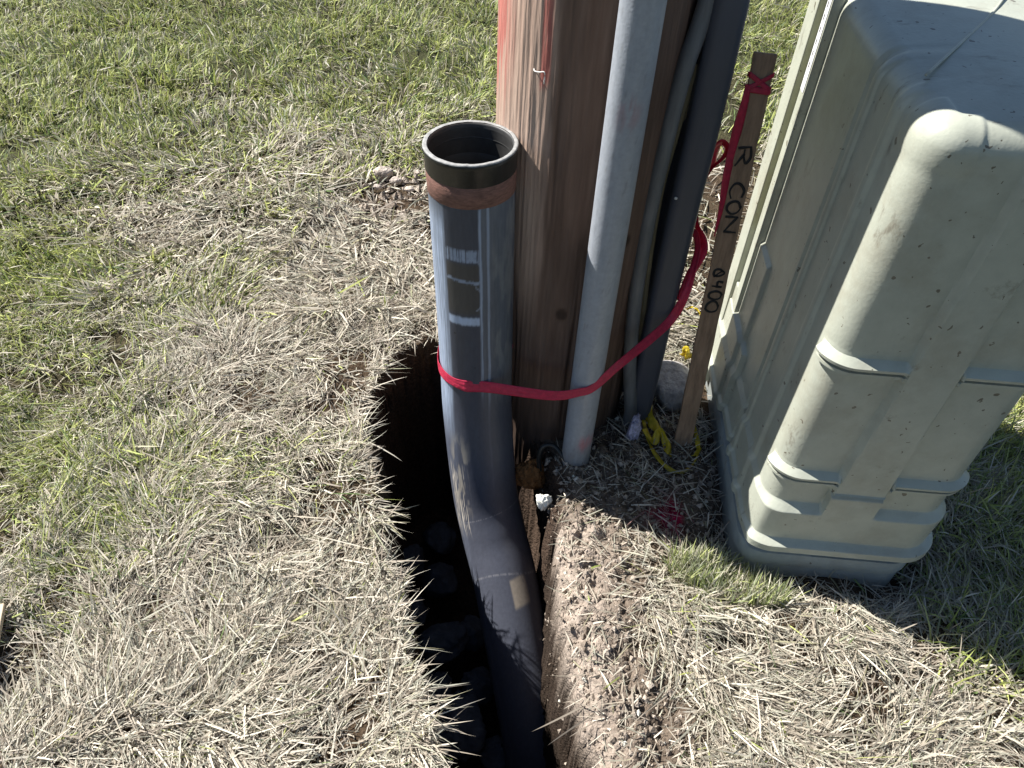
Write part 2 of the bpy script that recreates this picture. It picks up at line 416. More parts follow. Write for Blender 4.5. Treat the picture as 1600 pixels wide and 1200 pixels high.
# ------------------------------------------------------------------ grass
def blades(name, x, y, z, az, tilt, length, width, bend, col, roll=None):
    n = len(x); lv = np.array([0, 0.36, 0.72, 1.0])
    d = np.stack([np.cos(az), np.sin(az), np.zeros(n)], -1)
    side = np.stack([-np.sin(az), np.cos(az), np.zeros(n)], -1)
    if roll is None: roll = rng.normal(0, 0.5, n)
    V = np.zeros((n, 7, 3), np.float32); p = np.stack([x, y, z], -1)
    pos = p.copy(); prev = 0; k = 0
    for i, l in enumerate(lv):
        if i:
            a = tilt + bend * (lv[i] + prev) / 2
            dl = (lv[i] - prev) * length
            pos = pos + d * (np.sin(a) * dl)[:, None]; pos[:, 2] += np.cos(a) * dl
            prev = l
        a = tilt + bend * l
        up = np.stack([-np.cos(a) * np.cos(az), -np.cos(a) * np.sin(az), np.sin(a)], -1)
        wv = side * np.cos(roll)[:, None] + up * np.sin(roll)[:, None]
        w = width * (0.85, 1.0, 0.7, 0)[i] * 0.5
        if i < 3:
            V[:, k] = pos - wv * w[:, None]; V[:, k + 1] = pos + wv * w[:, None]; k += 2
        else:
            V[:, k] = pos
    b = (np.arange(n) * 7)[:, None]
    q = np.concatenate([b + [0, 1, 3, 2], b + [2, 3, 5, 4]]).astype(np.int32)
    tr = (b + [4, 5, 6]).astype(np.int32)
    me = bpy.data.meshes.new(name)
    me.vertices.add(n * 7); me.vertices.foreach_set('co', V.ravel())
    lv_ = np.concatenate([q.ravel(), tr.ravel()])
    me.loops.add(len(lv_)); me.loops.foreach_set('vertex_index', lv_)
    ls = np.concatenate([np.arange(len(q)) * 4, len(q) * 4 + np.arange(len(tr)) * 3]).astype(np.int32)
    me.polygons.add(len(ls)); me.polygons.foreach_set('loop_start', ls)
    me.polygons.foreach_set('loop_total', np.concatenate([np.full(len(q), 4), np.full(len(tr), 3)]).astype(np.int32))
    me.update(calc_edges=True)
    a = me.color_attributes.new('Col', 'FLOAT_COLOR', 'POINT')
    c = np.ones((n, 7, 4), np.float32); c[:, :, :3] = col[:, None, :]
    a.data.foreach_set('color', c.ravel())
    me.materials.append(MT['grass'])
    return link(bpy.data.objects.new(name, me))

def blade_colors(g, n):
    t = rng.random(n)[:, None]; t2 = rng.random(n)[:, None]
    green = np.array([0.24, 0.31, 0.07]) * (1 - t) + np.array([0.58, 0.61, 0.20]) * t
    deep = np.array([0.12, 0.175, 0.06])
    green = np.where(t2 < 0.25, deep * (0.8 + 0.6 * t), green)
    straw = np.array([0.54, 0.48, 0.38]) * (1 - t) + np.array([0.29, 0.245, 0.195]) * t
    pale = np.array([0.72, 0.665, 0.55]); grey = np.array([0.40, 0.39, 0.31])
    straw = np.where(t2 < 0.3, pale * (0.85 + 0.2 * t), straw); straw = np.where(t2 > 0.78, grey, straw)
    pg = np.clip(g * 1.05 - 0.08, 0.01, 0.70)
    isg = rng.random(n) < pg
    c = np.where(isg[:, None], green, straw)
    # half-dry blades
    hd = rng.random(n) < 0.05 + 0.45 * g
    c = np.where(hd[:, None], c * 0.5 + (green * 0.5 + straw * 0.5) * 0.5, c)
    return c * (0.8 + 0.35 * rng.random(n))[:, None], isg

def painted(col, x, y): return mix(col, (0.24, 0.02, 0.06), paint(x, y) * 0.8)

def scatter(n, fx0, fx1, y0, y1, power=1.0):
    y = y0 + (y1 - y0) * rng.random(n) ** power
    x = fx0(y) + (fx1(y) - fx0(y)) * rng.random(n)
    return x, y

def in_cabinet(x, y): return (x > 0.53) & (x < 0.90) & (y > 0.93) & (y < 1.60)
def in_pole(x, y): return np.hypot(x - 0.115, y - 1.4) < 0.165

BARE = ((-0.52, 0.93, 0.07, 0.03), (-0.46, 2.38, 0.20, 0.16), (-0.30, 2.16, 0.10, 0.09), (0.49, 0.735, 0.075, 0.035), (-0.72, 0.74, 0.06, 0.03), (-0.40, 0.66, 0.05, 0.02),
        (-1.15, 1.55, 0.07, 0.05), (-1.3, 3.3, 0.16, 0.10), (-0.50, 3.6, 0.15, 0.08), (0.74, 0.60, 0.05, 0.02), (-0.50, 1.35, 0.05, 0.03), (-1.9, 2.6, 0.12, 0.10), (0.33, 0.56, 0.04, 0.03))
def bare(x, y):
    m_ = np.zeros(np.shape(x)); w_ = 0.8 * (fbm(np.asarray(x) * 16, np.asarray(y) * 16, 133, 3) - 0.5)
    for a, b, p, q in BARE: m_ = np.maximum(m_, sstep(1.15, 0.6, np.hypot((x - a) / p, (y - b) / q) + w_))
    return m_

def lawn(name, n, f0, f1, y0, y1, scale_len, scale_w, label, power=1.0, tuft=1.0):
    x, y = scatter(n, f0, f1, y0, y1, power)
    s_ = hole_sd(x, y); b = bank_mask(x, y, s_)
    clump = fbm(x * 11, y * 11, 21, 3)
    gap = fbm(x * 6.5, y * 6.5, 25, 3)
    keep = (s_ < -0.003) & (rng.random(n) > b * 0.97) & ~in_cabinet(x, y) & ~in_pole(x, y) & (rng.random(n) < sstep(0.32, 0.47, gap) * (0.8 - 0.5 * (y > 1.7)) + 0.2 + 0.5 * (y > 1.7))
    keep &= rng.random(n) > 0.88 * bare(x, y)
    keep &= rng.random(n) < sstep(0.0, 0.09, np.maximum(np.maximum(0.60 - x, x - 0.915), 0.90 - y)) + 0.12
    x, y, b, clump = x[keep], y[keep], b[keep], clump[keep]; n = len(x)
    z = terrain(x, y)
    gr = greenness(x, y); col, isg = blade_colors(gr, n)
    col = painted(col, x, y)
    dirn = 2 * PI * fbm(x * 3.2, y * 3.2, 28, 2) * 1.8
    az = dirn + rng.normal(0, 0.7, n)
    az = np.where(rng.random(n) < 0.25, rng.random(n) * 2 * PI, az)
    flat = np.clip(rng.normal(1.32, 0.17, n), 0.6, 1.6); up = np.abs(rng.normal(0.45, 0.38, n))
    pup = np.clip(gr * 1.2, 0.1, 0.85)
    upright = rng.random(n) < pup
    tilt = np.where(upright, up, flat)
    L = scale_len * np.where(upright, rng.uniform(0.55, 1.25, n), np.clip(rng.lognormal(-0.25, 0.5, n), 0.25, 2.3)) * (0.65 + 0.8 * clump)
    Wd = scale_w * rng.uniform(0.45, 1.35, n) ** 1.3
    bend = np.where(upright, rng.normal(0.7, 0.5, n), rng.normal(0.2, 0.25, n))
    z = z + np.where(upright, 0, rng.random(n) * 0.022 * (0.5 + clump)) - 0.002
    o = blades(name, x, y, z, az, tilt, L, Wd, bend, col)
    return tag(o, label, 'grass', kind='stuff')

# frustum footprint on the ground with margins
fl = lambda y: -0.62 * y - 0.62; fr = lambda y: 0.60 * y + 0.85
lawn('lawn_grass', 165000, fl, fr, 0.28, 1.75, 0.053, 0.0027, 'short grass, sun-bleached straw near the trench, growing in the near lawn')
lawn('far_lawn_grass', 190000, lambda y: -0.70 * y - 0.4, lambda y: 0.66 * y + 0.5, 1.7, 5.6, 0.062, 0.0048, 'green and yellow lawn grass spreading behind the pole and pipe', power=1.25)

# fringe of dead blades hanging over the trench edge
def fringe():
    n = 2300
    k = rng.integers(0, len(HOLE), n); t = rng.random(n)
    a = HOLE[k]; b = HOLE[(k + 1) % len(HOLE)]
    L_ = np.linalg.norm(b - a, axis=1); keep = rng.random(n) < L_ / 0.2
    a, b, t = a[keep], b[keep], t[keep]; n = len(t)
    e = b - a; nin = np.stack([e[:, 1], -e[:, 0]], -1); nin /= np.linalg.norm(nin, axis=1)[:, None]
    p = a + e * t[:, None]
    inside = hole_sd(p[:, 0] + nin[:, 0] * 0.03, p[:, 1] + nin[:, 1] * 0.03) > 0
    nin[~inside] *= -1
    left = (p[:, 0] < 0) 
    p = p - nin * rng.uniform(0.004, 0.035, n)[:, None]
    keep = (left | (rng.random(n) < 0.07)) & ~in_pole(p[:, 0], p[:, 1]) & (hole_sd(p[:, 0], p[:, 1]) < 0)
    p = p[keep]; nin = nin[keep]; n = len(p)
    az = np.arctan2(nin[:, 1], nin[:, 0]) + rng.normal(0, 1.0, n)
    z = terrain(p[:, 0], p[:, 1]) + rng.uniform(0, 0.02, n)
    col, _ = blade_colors(np.full(n, 0.05), n)
    long_ = rng.random(n) < 0.05
    o = blades('dead_grass_fringe', p[:, 0], p[:, 1], z, az, rng.normal(1.35, 0.25, n), np.where(long_, rng.uniform(0.05, 0.085, n), rng.uniform(0.012, 0.038, n)),
               rng.uniform(0.0015, 0.0038, n), rng.normal(0.8, 0.5, n), col)
    tag(o, 'dead straw blades overhanging the edge of the dark trench', 'dry grass', kind='stuff')
fringe()

# long loose straw on the bare soil, tuft in front of the cabinet corner
def loose():
    n = 1700
    x = rng.uniform(0.08, 0.6, n); y = rng.uniform(0.4, 1.35, n)
    s_ = hole_sd(x, y); b = bank_mask(x, y, s_)
    keep = (s_ < -0.006) & (rng.random(n) < b) & ~in_cabinet(x, y) & ~in_pole(x, y)
    x, y = x[keep], y[keep]; n = len(x)
    col, _ = blade_colors(np.full(n, 0.02), n); col = painted(col, x, y)
    o = blades('loose_straw', x, y, terrain(x, y) + 0.004, rng.random(n) * 2 * PI, rng.normal(1.42, 0.14, n), rng.uniform(0.012, 0.055, n) * np.where(rng.random(n) < 0.12, 1.8, 1),
               rng.uniform(0.0012, 0.0030, n), rng.normal(0.1, 0.3, n), col)
    tag(o, 'loose dry straw scattered on the bare soil by the pole foot and trench bank', 'dry grass', kind='stuff')
    n = 1500
    r = np.sqrt(rng.random(n)); a = rng.random(n) * 2 * PI
    x = 0.50 + 0.13 * r * np.cos(a); y = 0.875 + 0.055 * r * np.sin(a) - 0.25 * (x - 0.5)
    col, _ = blade_colors(np.full(n, 0.55), n)
    col = col * 0.7 + np.array([0.42, 0.46, 0.30]) * 0.3
    keep = ~in_cabinet(x, y); x, y, col = x[keep], y[keep], col[keep]; n = len(x)
    o = blades('grass_tuft', x, y, terrain(x, y), PI / 2 + rng.normal(0, 1.1, n), np.abs(rng.normal(0.25, 0.3, n)), rng.uniform(0.03, 0.085, n), rng.uniform(0.002, 0.0042, n),
               rng.normal(0.4, 0.4, n), col)
    tag(o, 'pale upright grass tuft against the near corner of the green cabinet', 'grass', kind='stuff')
    # unmown grass in the shade by the cabinet
    n = 5000
    x = rng.uniform(0.86, 1.7, n); y = rng.uniform(0.66, 1.6, n); keep = ~in_cabinet(x, y) & (x > 0.93 - 0.0 * y); x, y = x[keep], y[keep]; n = len(x)
    col, _ = blade_colors(np.full(n, 0.8), n)
    o = blades('shaded_long_grass', x, y, terrain(x, y), rng.random(n) * 2 * PI, np.abs(rng.normal(0.5, 0.35, n)), rng.uniform(0.05, 0.11, n), rng.uniform(0.0022, 0.0045, n),
               rng.normal(0.9, 0.5, n), col)
    tag(o, 'longer dark green grass in the shade beside the cabinet', 'grass', kind='stuff')
loose()

# soil crumbs
def crumbs():
    n = 6500
    x = rng.uniform(0.06, 0.55, n); y = rng.uniform(0.35, 1.35, n); s_ = hole_sd(x, y); b = bank_mask(x, y, s_)
    keep = (s_ < 0.012) & (rng.random(n) < b + 1.0 * (s_ > -0.01)) & ~in_cabinet(x, y) & ~in_pole(x, y)
    # bare dug patch behind the pipe too
    x2 = rng.normal(-0.47, 0.12, 500); y2 = rng.normal(2.35, 0.2, 500)
    x = np.concatenate([x[keep], x2]); y = np.concatenate([y[keep], y2]); n = len(x)
    z = terrain(x, y)
    base = np.array([(1, 0, 0), (-1, 0, 0), (0, 1, 0), (0, -1, 0), (0, 0, 1), (0, 0, -1)], float)
    fc = np.array([(0, 2, 4), (2, 1, 4), (1, 3, 4), (3, 0, 4), (2, 0, 5), (1, 2, 5), (3, 1, 5), (0, 3, 5)])
    sz = 0.0018 + 0.0075 * rng.random(n) ** 5
    sz[-500:] = 0.004 + 0.016 * rng.random(500) ** 3
    V = base[None] * sz[:, None, None] * rng.uniform(0.6, 1.4, (n, 6, 1)) + rng.normal(0, 0.15, (n, 6, 3)) * sz[:, None, None]
    a = rng.random(n) * 6.28; ca, sa = np.cos(a)[:, None], np.sin(a)[:, None]
    V = np.stack([V[..., 0] * ca - V[..., 1] * sa, V[..., 0] * sa + V[..., 1] * ca, V[..., 2]], -1)
    V += np.stack([x, y, z + sz * 0.4], -1)[:, None, :]
    F = (fc[None] + (np.arange(n) * 6)[:, None, None]).reshape(-1, 3)
    t = rng.random(n)
    col = mix((0.20, 0.16, 0.125), (0.48, 0.41, 0.34), t)
    col[rng.random(n) < 0.02] = (0.75, 0.72, 0.62)
    o = mesh('soil_crumbs', V, F, MT['soil'], col=np.repeat(col[:, None], 6, 1), smooth=False)
    tag(o, 'small dry soil crumbs littering the trench bank', 'soil crumbs', kind='stuff')
crumbs()

# ------------------------------------------------------------------ utility pole
POLE = np.array([0.119, 1.45]); PR = 0.178
def build_pole():
    root = empty('utility_pole', (POLE[0], POLE[1], 0))
    tag(root, 'thick brown wooden utility pole streaked with red paint behind the open pipe', 'utility pole')
    zs = np.concatenate([np.arange(-0.95, 1.5, 0.008), np.linspace(1.5, 9, 60)])
    ns = 420
    path = np.stack([np.full_like(zs, POLE[0]), np.full_like(zs, POLE[1]), zs], -1)
    def disp(TH, SS):
        u = TH * PR
        g = vnoise(u * 240, SS * 3.0 + 4 * vnoise(u * 30, SS * 2, 3), 11)
        crack = sstep(0.80, 0.97, vnoise(u * 95 + 1.5 * vnoise(u * 8, SS * 5, 5), SS * 1.7, 23)) * 0.0065
        return 0.004 * (fbm(u * 12, SS * 1.2, 9, 3) - 0.5) + 0.0022 * (g - 0.5) - crack
    r = PR * (1 - 0.004 * (zs + 1))
    def col(TH, SS, V):
        z = V[..., 2]; u = (TH + PI) % (2 * PI) - PI          # 0 faces the camera side, sin>0 side to be known from x
        x = V[..., 0] - POLE[0]
        lx = x / PR
        front = V[..., 1] < POLE[1]
        st = fbm(TH * PR * 90, z * 9, 51, 4); st2 = fbm(TH * PR * 30, z * 2.5, 52, 4)
        c = mix((0.125, 0.080, 0.060), (0.195, 0.130, 0.098), st)
        c = mix(c, (0.20, 0.145, 0.115), sstep(0.5, 0.75, st2) * 0.5)
        grain = 0.90 + 0.20 * vnoise(TH * PR * 260, z * 9, 57); c = c * grain[..., None]
        # left flank painted paler where the sun strikes the wood
        lit_side = sstep(-0.34, -0.50, lx + 0.16 * (st - 0.5)) * front * sstep(0.3, 0.6, z)
        c = mix(c, mix((0.40, 0.27, 0.21), (0.62, 0.47, 0.37), st * 0.6 + st2 * 0.4), lit_side * 0.9)
        # red locator paint
        ru = sstep(0.80, 0.95, z + 0.25 * (st - 0.5) + 0.1 * (st2 - .5))
        redm = sstep(-0.80, -0.90, lx + 0.22 * (st2 - 0.5)) * ru
        strip = sstep(0.055, 0.03, np.abs(lx + 0.50 + 0.06 * (st2 - 0.5))) * sstep(0.905, 0.93, z + 0.05 * (st - 0.5))
        haze = sstep(0.45, 0.75, st2) * sstep(0.80, 1.0, z) * lit_side * 0.5
        m_ = np.clip(redm * sstep(0.25, 0.5, st) + strip * sstep(0.25, 0.45, st) + haze, 0, 1) * front
        c = mix(c, (0.46, 0.10, 0.085), m_ * 0.72)
        # wood darker towards the foot
        c = c * (1 - 0.45 * sstep(0.35, 0.0, z + 0.25 * (st2 - 0.5)))[..., None]
        # knots
        for kx, kz in ((0.22, 0.93), (-0.1, 0.42), (0.55, 0.6)):
            dd = np.hypot((lx - kx) * PR / 0.016, (z - kz) / 0.022)
            c = c * (1 - 0.6 * sstep(1.0, 0.55, dd) * front)[..., None]
        return c
    o = tube_obj('pole_shaft', path, r, MT['wood'], None, ns, col, disp=disp); part(o, root)
    # wire staple
    p = at(835, 109, y=1.305); q = at(851, 112, y=1.290)
    st_ = tube_obj('staple', spline([p + (0, 0.015, 0), p + (0, -0.004, 0), (p + q) / 2 + (0, -0.006, 0), q + (0, -0.004, 0), q + (0, -0.004, -0.02)], 16), 0.0011, MT['metal'], None, 8, ref=(0, 0, 1)); part(st_, root)
build_pole()

# ------------------------------------------------------------------ bent conduit pipe
PTH = [at(735, 223, y=1.300), at(741, 440, y=1.296), at(744, 560, y=1.286), at(746, 640, y=1.262), at(757, 760, y=1.196), at(771, 830, y=1.128), at(788, 900, y=1.042), at(811, 1020, y=0.893), at(834, 1150, y=0.735)]
PTH += [at(842, 1220, y=0.66), at(848, 1320, y=0.56), at(850, 1500, y=0.42)]
RP = 0.0852
def build_pipe():
    root = empty('bent_conduit_pipe', (-0.03, 1.04, -0.08))
    tag(root, 'wide scuffed grey pipe standing open-topped in the trench and bending down into it', 'pipe')
    path = spline(PTH, 820)
    ns = 320
    top = path[0]
    V, TH, SS = tube(path, RP, ns)
    # theta sign so that +u is picture-right
    uu = np.sin(TH) * np.sign(V[5, ns // 4, 0] - path[5, 0]); fr_ = np.cos(TH)   # fr>0 faces the viewer
    s = SS
    n1 = fbm(TH * 22, s * 5, 71, 4); n2 = fbm(TH * 5, s * 14, 72, 4); n3 = fbm(TH * 60, s * 9, 73, 3)
    c = mix((0.078, 0.092, 0.118), (0.130, 0.150, 0.182), n1)
    blue = np.array([0.38, 0.46, 0.60])
    front = sstep(0.0, 0.15, fr_)
    upper = sstep(0.66, 0.60, s)
    def vline(u0, w, a=1.0): return sstep(w, w * 0.35, np.abs(uu - u0 + 0.04 * (n2 - 0.5))) * a
    # residue streaks down the wall; the left ones also paint its sunlit strip
    c = mix(c, blue, vline(0.24, 0.04, 0.75) * front * sstep(0.62, 0.55, s) * sstep(0.085, 0.095, s) * sstep(0.3, 0.6, n1 + 0.2))
    c = mix(c, blue, vline(0.42, 0.04, 0.55) * front * sstep(0.95, 0.85, s) * sstep(0.3, 0.55, n1 + 0.15))
    c = mix(c, blue, sstep(-0.52, -0.66, uu) * front * (0.40 + 0.5 * sstep(0.40, 0.62, n3)) * sstep(0.08, 0.16, s))
    c = mix(c, (0.30, 0.31, 0.30), sstep(0.45, 0.6, uu) * front * sstep(0.4, 0.65, n2) * 0.35)
    # darker wiped label column with pale glue edges
    colm = sstep(-0.60, -0.56, uu) * sstep(0.22, 0.18, uu) * front
    c = mix(c, (0.050, 0.056, 0.078), colm * 0.85 * sstep(0.085, 0.09, s) * sstep(0.75, 0.66, s))
    def bandz(s0, w, a): return sstep(w, w * 0.5, np.abs(s - s0 + 0.006 * (n1 - 0.5))) * a
    c = mix(c, blue * 0.95, bandz(0.193, 0.012, 0.8) * colm * sstep(0.25, 0.5, n3))
    c = mix(c, blue * 0.8, bandz(0.207, 0.007, 1.0) * colm * sstep(0.20, 0.42, n3))
    c = mix(c, blue * 0.8, bandz(0.262 + 0.01 * uu, 0.0055, 0.8) * colm)
    c = mix(c, blue * 1.25, bandz(0.365, 0.014, 0.9) * colm * sstep(0.2, 0.4, n3 + 0.15))
    bp = colm * sstep(0.215, 0.222, s) * sstep(0.350, 0.340, s)
    c = mix(c, (0.070, 0.066, 0.060), bp * 0.8 * (1 - bandz(0.262 + 0.01 * uu, 0.0045, 1)))
    for s0 in (0.238, 0.305):
        dd = np.hypot((uu - 0.10) / 0.16, (s - s0) / 0.030)
        c = mix(c, blue * 0.75, sstep(0.12, 0.03, np.abs(dd - 1)) * (uu > 0.1) * front * 0.6)
    # small chips
    for u0, s0, r0 in ((-0.45, 0.405, 0.003), (0.05, 0.50, 0.002)):
        c = mix(c, (0.02, 0.02, 0.02), sstep(1, 0.6, np.hypot((uu - u0) * RP, s - s0) / r0) * front)
    # trench shade painted into the bend as darker blue-grey, then scrapes and mud
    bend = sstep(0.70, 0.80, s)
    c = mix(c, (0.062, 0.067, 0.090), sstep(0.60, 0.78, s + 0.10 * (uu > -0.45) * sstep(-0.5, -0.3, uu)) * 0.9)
    scr = sstep(0.52, 0.66, fbm(TH * 40 + s * 14, s * 7, 75, 3)) * sstep(-0.95, -0.8, uu) * sstep(-0.25, -0.45, uu) * sstep(0.80, 0.86, s) * sstep(1.06, 1.0, s) * front
    c = mix(c, (0.55, 0.50, 0.42), scr)
    mud = sstep(0.5, 0.62, n2) * sstep(-0.9, -0.6, uu) * sstep(-0.1, -0.4, uu) * sstep(0.70, 0.80, s) * sstep(1.0, 0.90, s) * front
    c = mix(c, (0.34, 0.31, 0.26), mud * 0.7)
    pt = sstep(0.40, 0.46, uu) * sstep(0.86, 0.80, uu) * sstep(1.19, 1.20, s + 0.02 * uu) * sstep(1.275, 1.262, s + 0.02 * uu) * front
    c = mix(c, (0.30, 0.26, 0.21), pt * sstep(0.25, 0.5, n2 + 0.1) * 0.85)
    rl = sstep(0.0035, 0.0015, np.abs(s - 1.165 - 0.02 * uu * uu)) + sstep(0.0035, 0.0015, np.abs(s - 0.995 + 0.02 * uu))
    c = mix(c, (0.22, 0.22, 0.24), rl * 0.5 * sstep(0.4, 0.55, n3) * front)
    spk = sstep(0.86, 0.93, fbm(TH * 90, s * 110, 79, 1)) * 0.0
    # outer wall from below the rim, inner wall closes it
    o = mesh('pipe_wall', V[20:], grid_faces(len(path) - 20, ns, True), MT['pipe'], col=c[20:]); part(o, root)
    Vi, _, _ = tube(path[:300], RP - 0.007, 96)
    o = mesh('inner_wall', Vi[2:], grid_faces(298, 96, True, True), MT['pipe_in']); part(o, root)
    # rim with rolled lip
    T, A, B = frames(path)
    def ring(profile, name, mat, ns=120, jag=0):
        th = np.linspace(0, 2 * PI, ns, endpoint=False); rows = []
        for r, h in profile:
            rr = r + jag * (fbm(th * 9, th * 0 + h * 90, 81, 3) - 0.5)
            hh = h + jag * 1.2 * (fbm(th * 7, th * 0 + 3, 82, 3) - 0.5) * (1 if h > -0.04 else 0)
            rows.append(top + (np.cos(th) * rr)[:, None] * A[0] + (np.sin(th) * rr)[:, None] * B[0] - hh[:, None] * T[0] * 1.0)
        V = np.stack(rows, 0)
        o = mesh(name, V, grid_faces(len(rows), ns, True, True), mat); part(o, root); return o
    ring([(RP + 0.0008, -0.0465), (RP + 0.0022, -0.045), (RP + 0.0022, -0.012), (RP + 0.0045, -0.009), (RP + 0.0048, -0.003), (RP + 0.0035, 0.0),
          (RP - 0.001, 0.0006), (RP - 0.0035, 0.0)], 'rim', MT['black'], jag=0.0012)
    ring([(RP - 0.0035, 0.0), (RP - 0.0045, 0.0), (RP - 0.006, -0.004), (RP - 0.006, -0.026), (RP - 0.0075, -0.028), (RP - 0.0075, -0.030), (RP - 0.006, -0.032),
          (RP - 0.006, -0.060), (RP - 0.0078, -0.062), (RP - 0.0078, -0.09)], 'rim_lining', MT['pipe_in'], jag=0.0)
    ring([(RP - 0.0035, 0.0012), (RP + 0.0015, 0.0020), (RP + 0.0042, 0.0012), (RP + 0.0046, -0.0008)], 'lip_edge', MT['lip'], jag=0.0012)
    ring([(RP + 0.0006, -0.090), (RP + 0.0014, -0.0885), (RP + 0.0016, -0.067), (RP + 0.0014, -0.0465), (RP + 0.0006, -0.0455)], 'orange_band', MT['band'], jag=0.0016)
MT['pipe_in'] = material('pipe_inside', 0.5, color=(0.045, 0.044, 0.042), nscale=60, namp=0.2)
MT['lip'] = material('scuffed_lip', 0.6, color=(0.30, 0.30, 0.29), nscale=120, namp=0.35)
MT['band'] = material('faded_rust_band', 0.75, color=(0.19, 0.095, 0.072), nscale=60, namp=0.45, stretch=(1, 1, 4), bump=0.2, bscale=150)
build_pipe()

# ------------------------------------------------------------------ risers on the pole
def straight(p0, p1, n=60):
    p0 = np.asarray(p0, float); p1 = np.asarray(p1, float)
    return p0 + (p1 - p0) * np.linspace(0, 1, n)[:, None]

def cond_col(TH, SS, V):
    z = V[..., 2]; n = fbm(TH * 6, z * 30, 61, 4)
    c = mix((0.30, 0.325, 0.365), (0.37, 0.395, 0.43), n)
    pk = sstep(1.0, 0.2, np.hypot((V[..., 0] - 0.185) / 0.03, (z - 0.09) / 0.045)) * sstep(0.35, 0.6, n)
    c = mix(c, (0.50, 0.16, 0.17), pk * 0.7)
    pk = sstep(1.0, 0.2, np.hypot((V[..., 0] - 0.17) / 0.03, (z - 0.93) / 0.05)) * sstep(0.4, 0.65, n)
    c = mix(c, (0.30, 0.13, 0.14), pk * 0.5)
    c = mix(c, (0.17, 0.165, 0.16), sstep(0.74, 0.82, fbm(TH * 14, z * 60, 62, 3)) * 0.4)
    c = mix(c, (0.20, 0.17, 0.14), sstep(0.12, 0.0, z + 0.1 * (n - 0.5)) * 0.5)
    return c
o = tube_obj('steel_riser_conduit', np.concatenate([straight((0.170, 1.215, -0.08), (0.170, 1.215, 1.5), 160), straight((0.170, 1.215, 1.6), (0.170, 1.215, 4.5), 12)]), 0.0355, MT['steel'], None, 64, cond_col)
tag(o, 'pale grey metal conduit running up the front of the wooden pole', 'conduit')

# dark pole-side cable, tan moulding strip, dark plastic guard
cp = [at(985, 640, y=1.34), at(984, 570, y=1.34), at(992, 470, y=1.34), at(1013, 340, y=1.34), at(1045, 200, y=1.345), at(1072, 100, y=1.35), at(1106, 0, y=1.36)]
last = cp[-1]; cp = [cp[0] + (0.0, 0, -0.12)] + cp + [last + (0.02, 0.01, 0.25), last + (0.03, 0.01, 2.5)]
o = tube_obj('grey_riser_cable', spline(cp, 160), 0.0165, MT['cable'], None, 28)
tag(o, 'thin grey cable curving up between the wooden pole and the dark plastic guard', 'cable')
sp = [at(1001, 600, y=1.37), at(1004, 520, y=1.37), at(1014, 420, y=1.37), at(1033, 300, y=1.37), at(1060, 200, y=1.37), at(1088, 100, y=1.375), at(1120, 0, y=1.38)]
sp = [sp[0] + (0, 0, -0.15)] + sp + [sp[-1] + (0.01, 0, 2.5)]
pth = spline(sp, 120)
Vs = []
for dx, dy in ((-0.008, 0.02), (-0.009, -0.004), (-0.004, -0.007), (0.003, -0.007), (0.005, -0.003), (0.006, 0.02)):
    Vs.append(pth + (dx, dy, 0))
o = mesh('wire_moulding', np.stack(Vs, 1), grid_faces(120, 6, True), MT['strip'], smooth=False)
tag(o, 'narrow tan moulding strip beside the grey cable', 'moulding')

def build_guard():
    x0, x1, yf, yb = 0.304, 0.367, 1.335, 1.44
    prof = [(x0 - 0.022, yb), (x0 - 0.022, yb - 0.004), (x0, yb - 0.004), (x0, yf + 0.022)]
    for k in range(9):
        a = PI + (PI / 2) * k / 8; prof.append((x0 + 0.018 + 0.018 * math.cos(a), yf + 0.018 + 0.018 * math.sin(a)))
    for k in range(9):
        a = 1.5 * PI + (PI / 2) * k / 8; prof.append((x1 - 0.018 + 0.018 * math.cos(a), yf + 0.018 + 0.018 * math.sin(a)))
    prof += [(x1, yb - 0.004), (x1 + 0.02, yb - 0.004), (x1 + 0.02, yb)]
    root = empty('cable_guard', (0.335, 1.39, 0))
    tag(root, 'dark blue-grey plastic cable guard on the right side of the pole', 'cable guard')
    n = len(prof); zs = np.concatenate([np.arange(0.02, 1.5, 0.05), [2.2, 3.2]])
    V = np.array([[(x + 0.0015 * math.sin(z * 9), y, z) for x, y in prof] for z in zs])
    o = mesh('guard_shell', V, grid_faces(len(zs), n, True), MT['uguard']); part(o, root)
    p = at(1056, 310, y=1.333)
    for q in (p, at(987, 573, y=1.333), (0.337, 1.333, 1.25)):
        h = lump('screw_head', (0, 0, 0), (0.0035, 0.002, 0.0035), MT['metal'], 3, amp=0.02, n=8); h.location = Vector(q) - root.location; h.parent = root
build_guard()

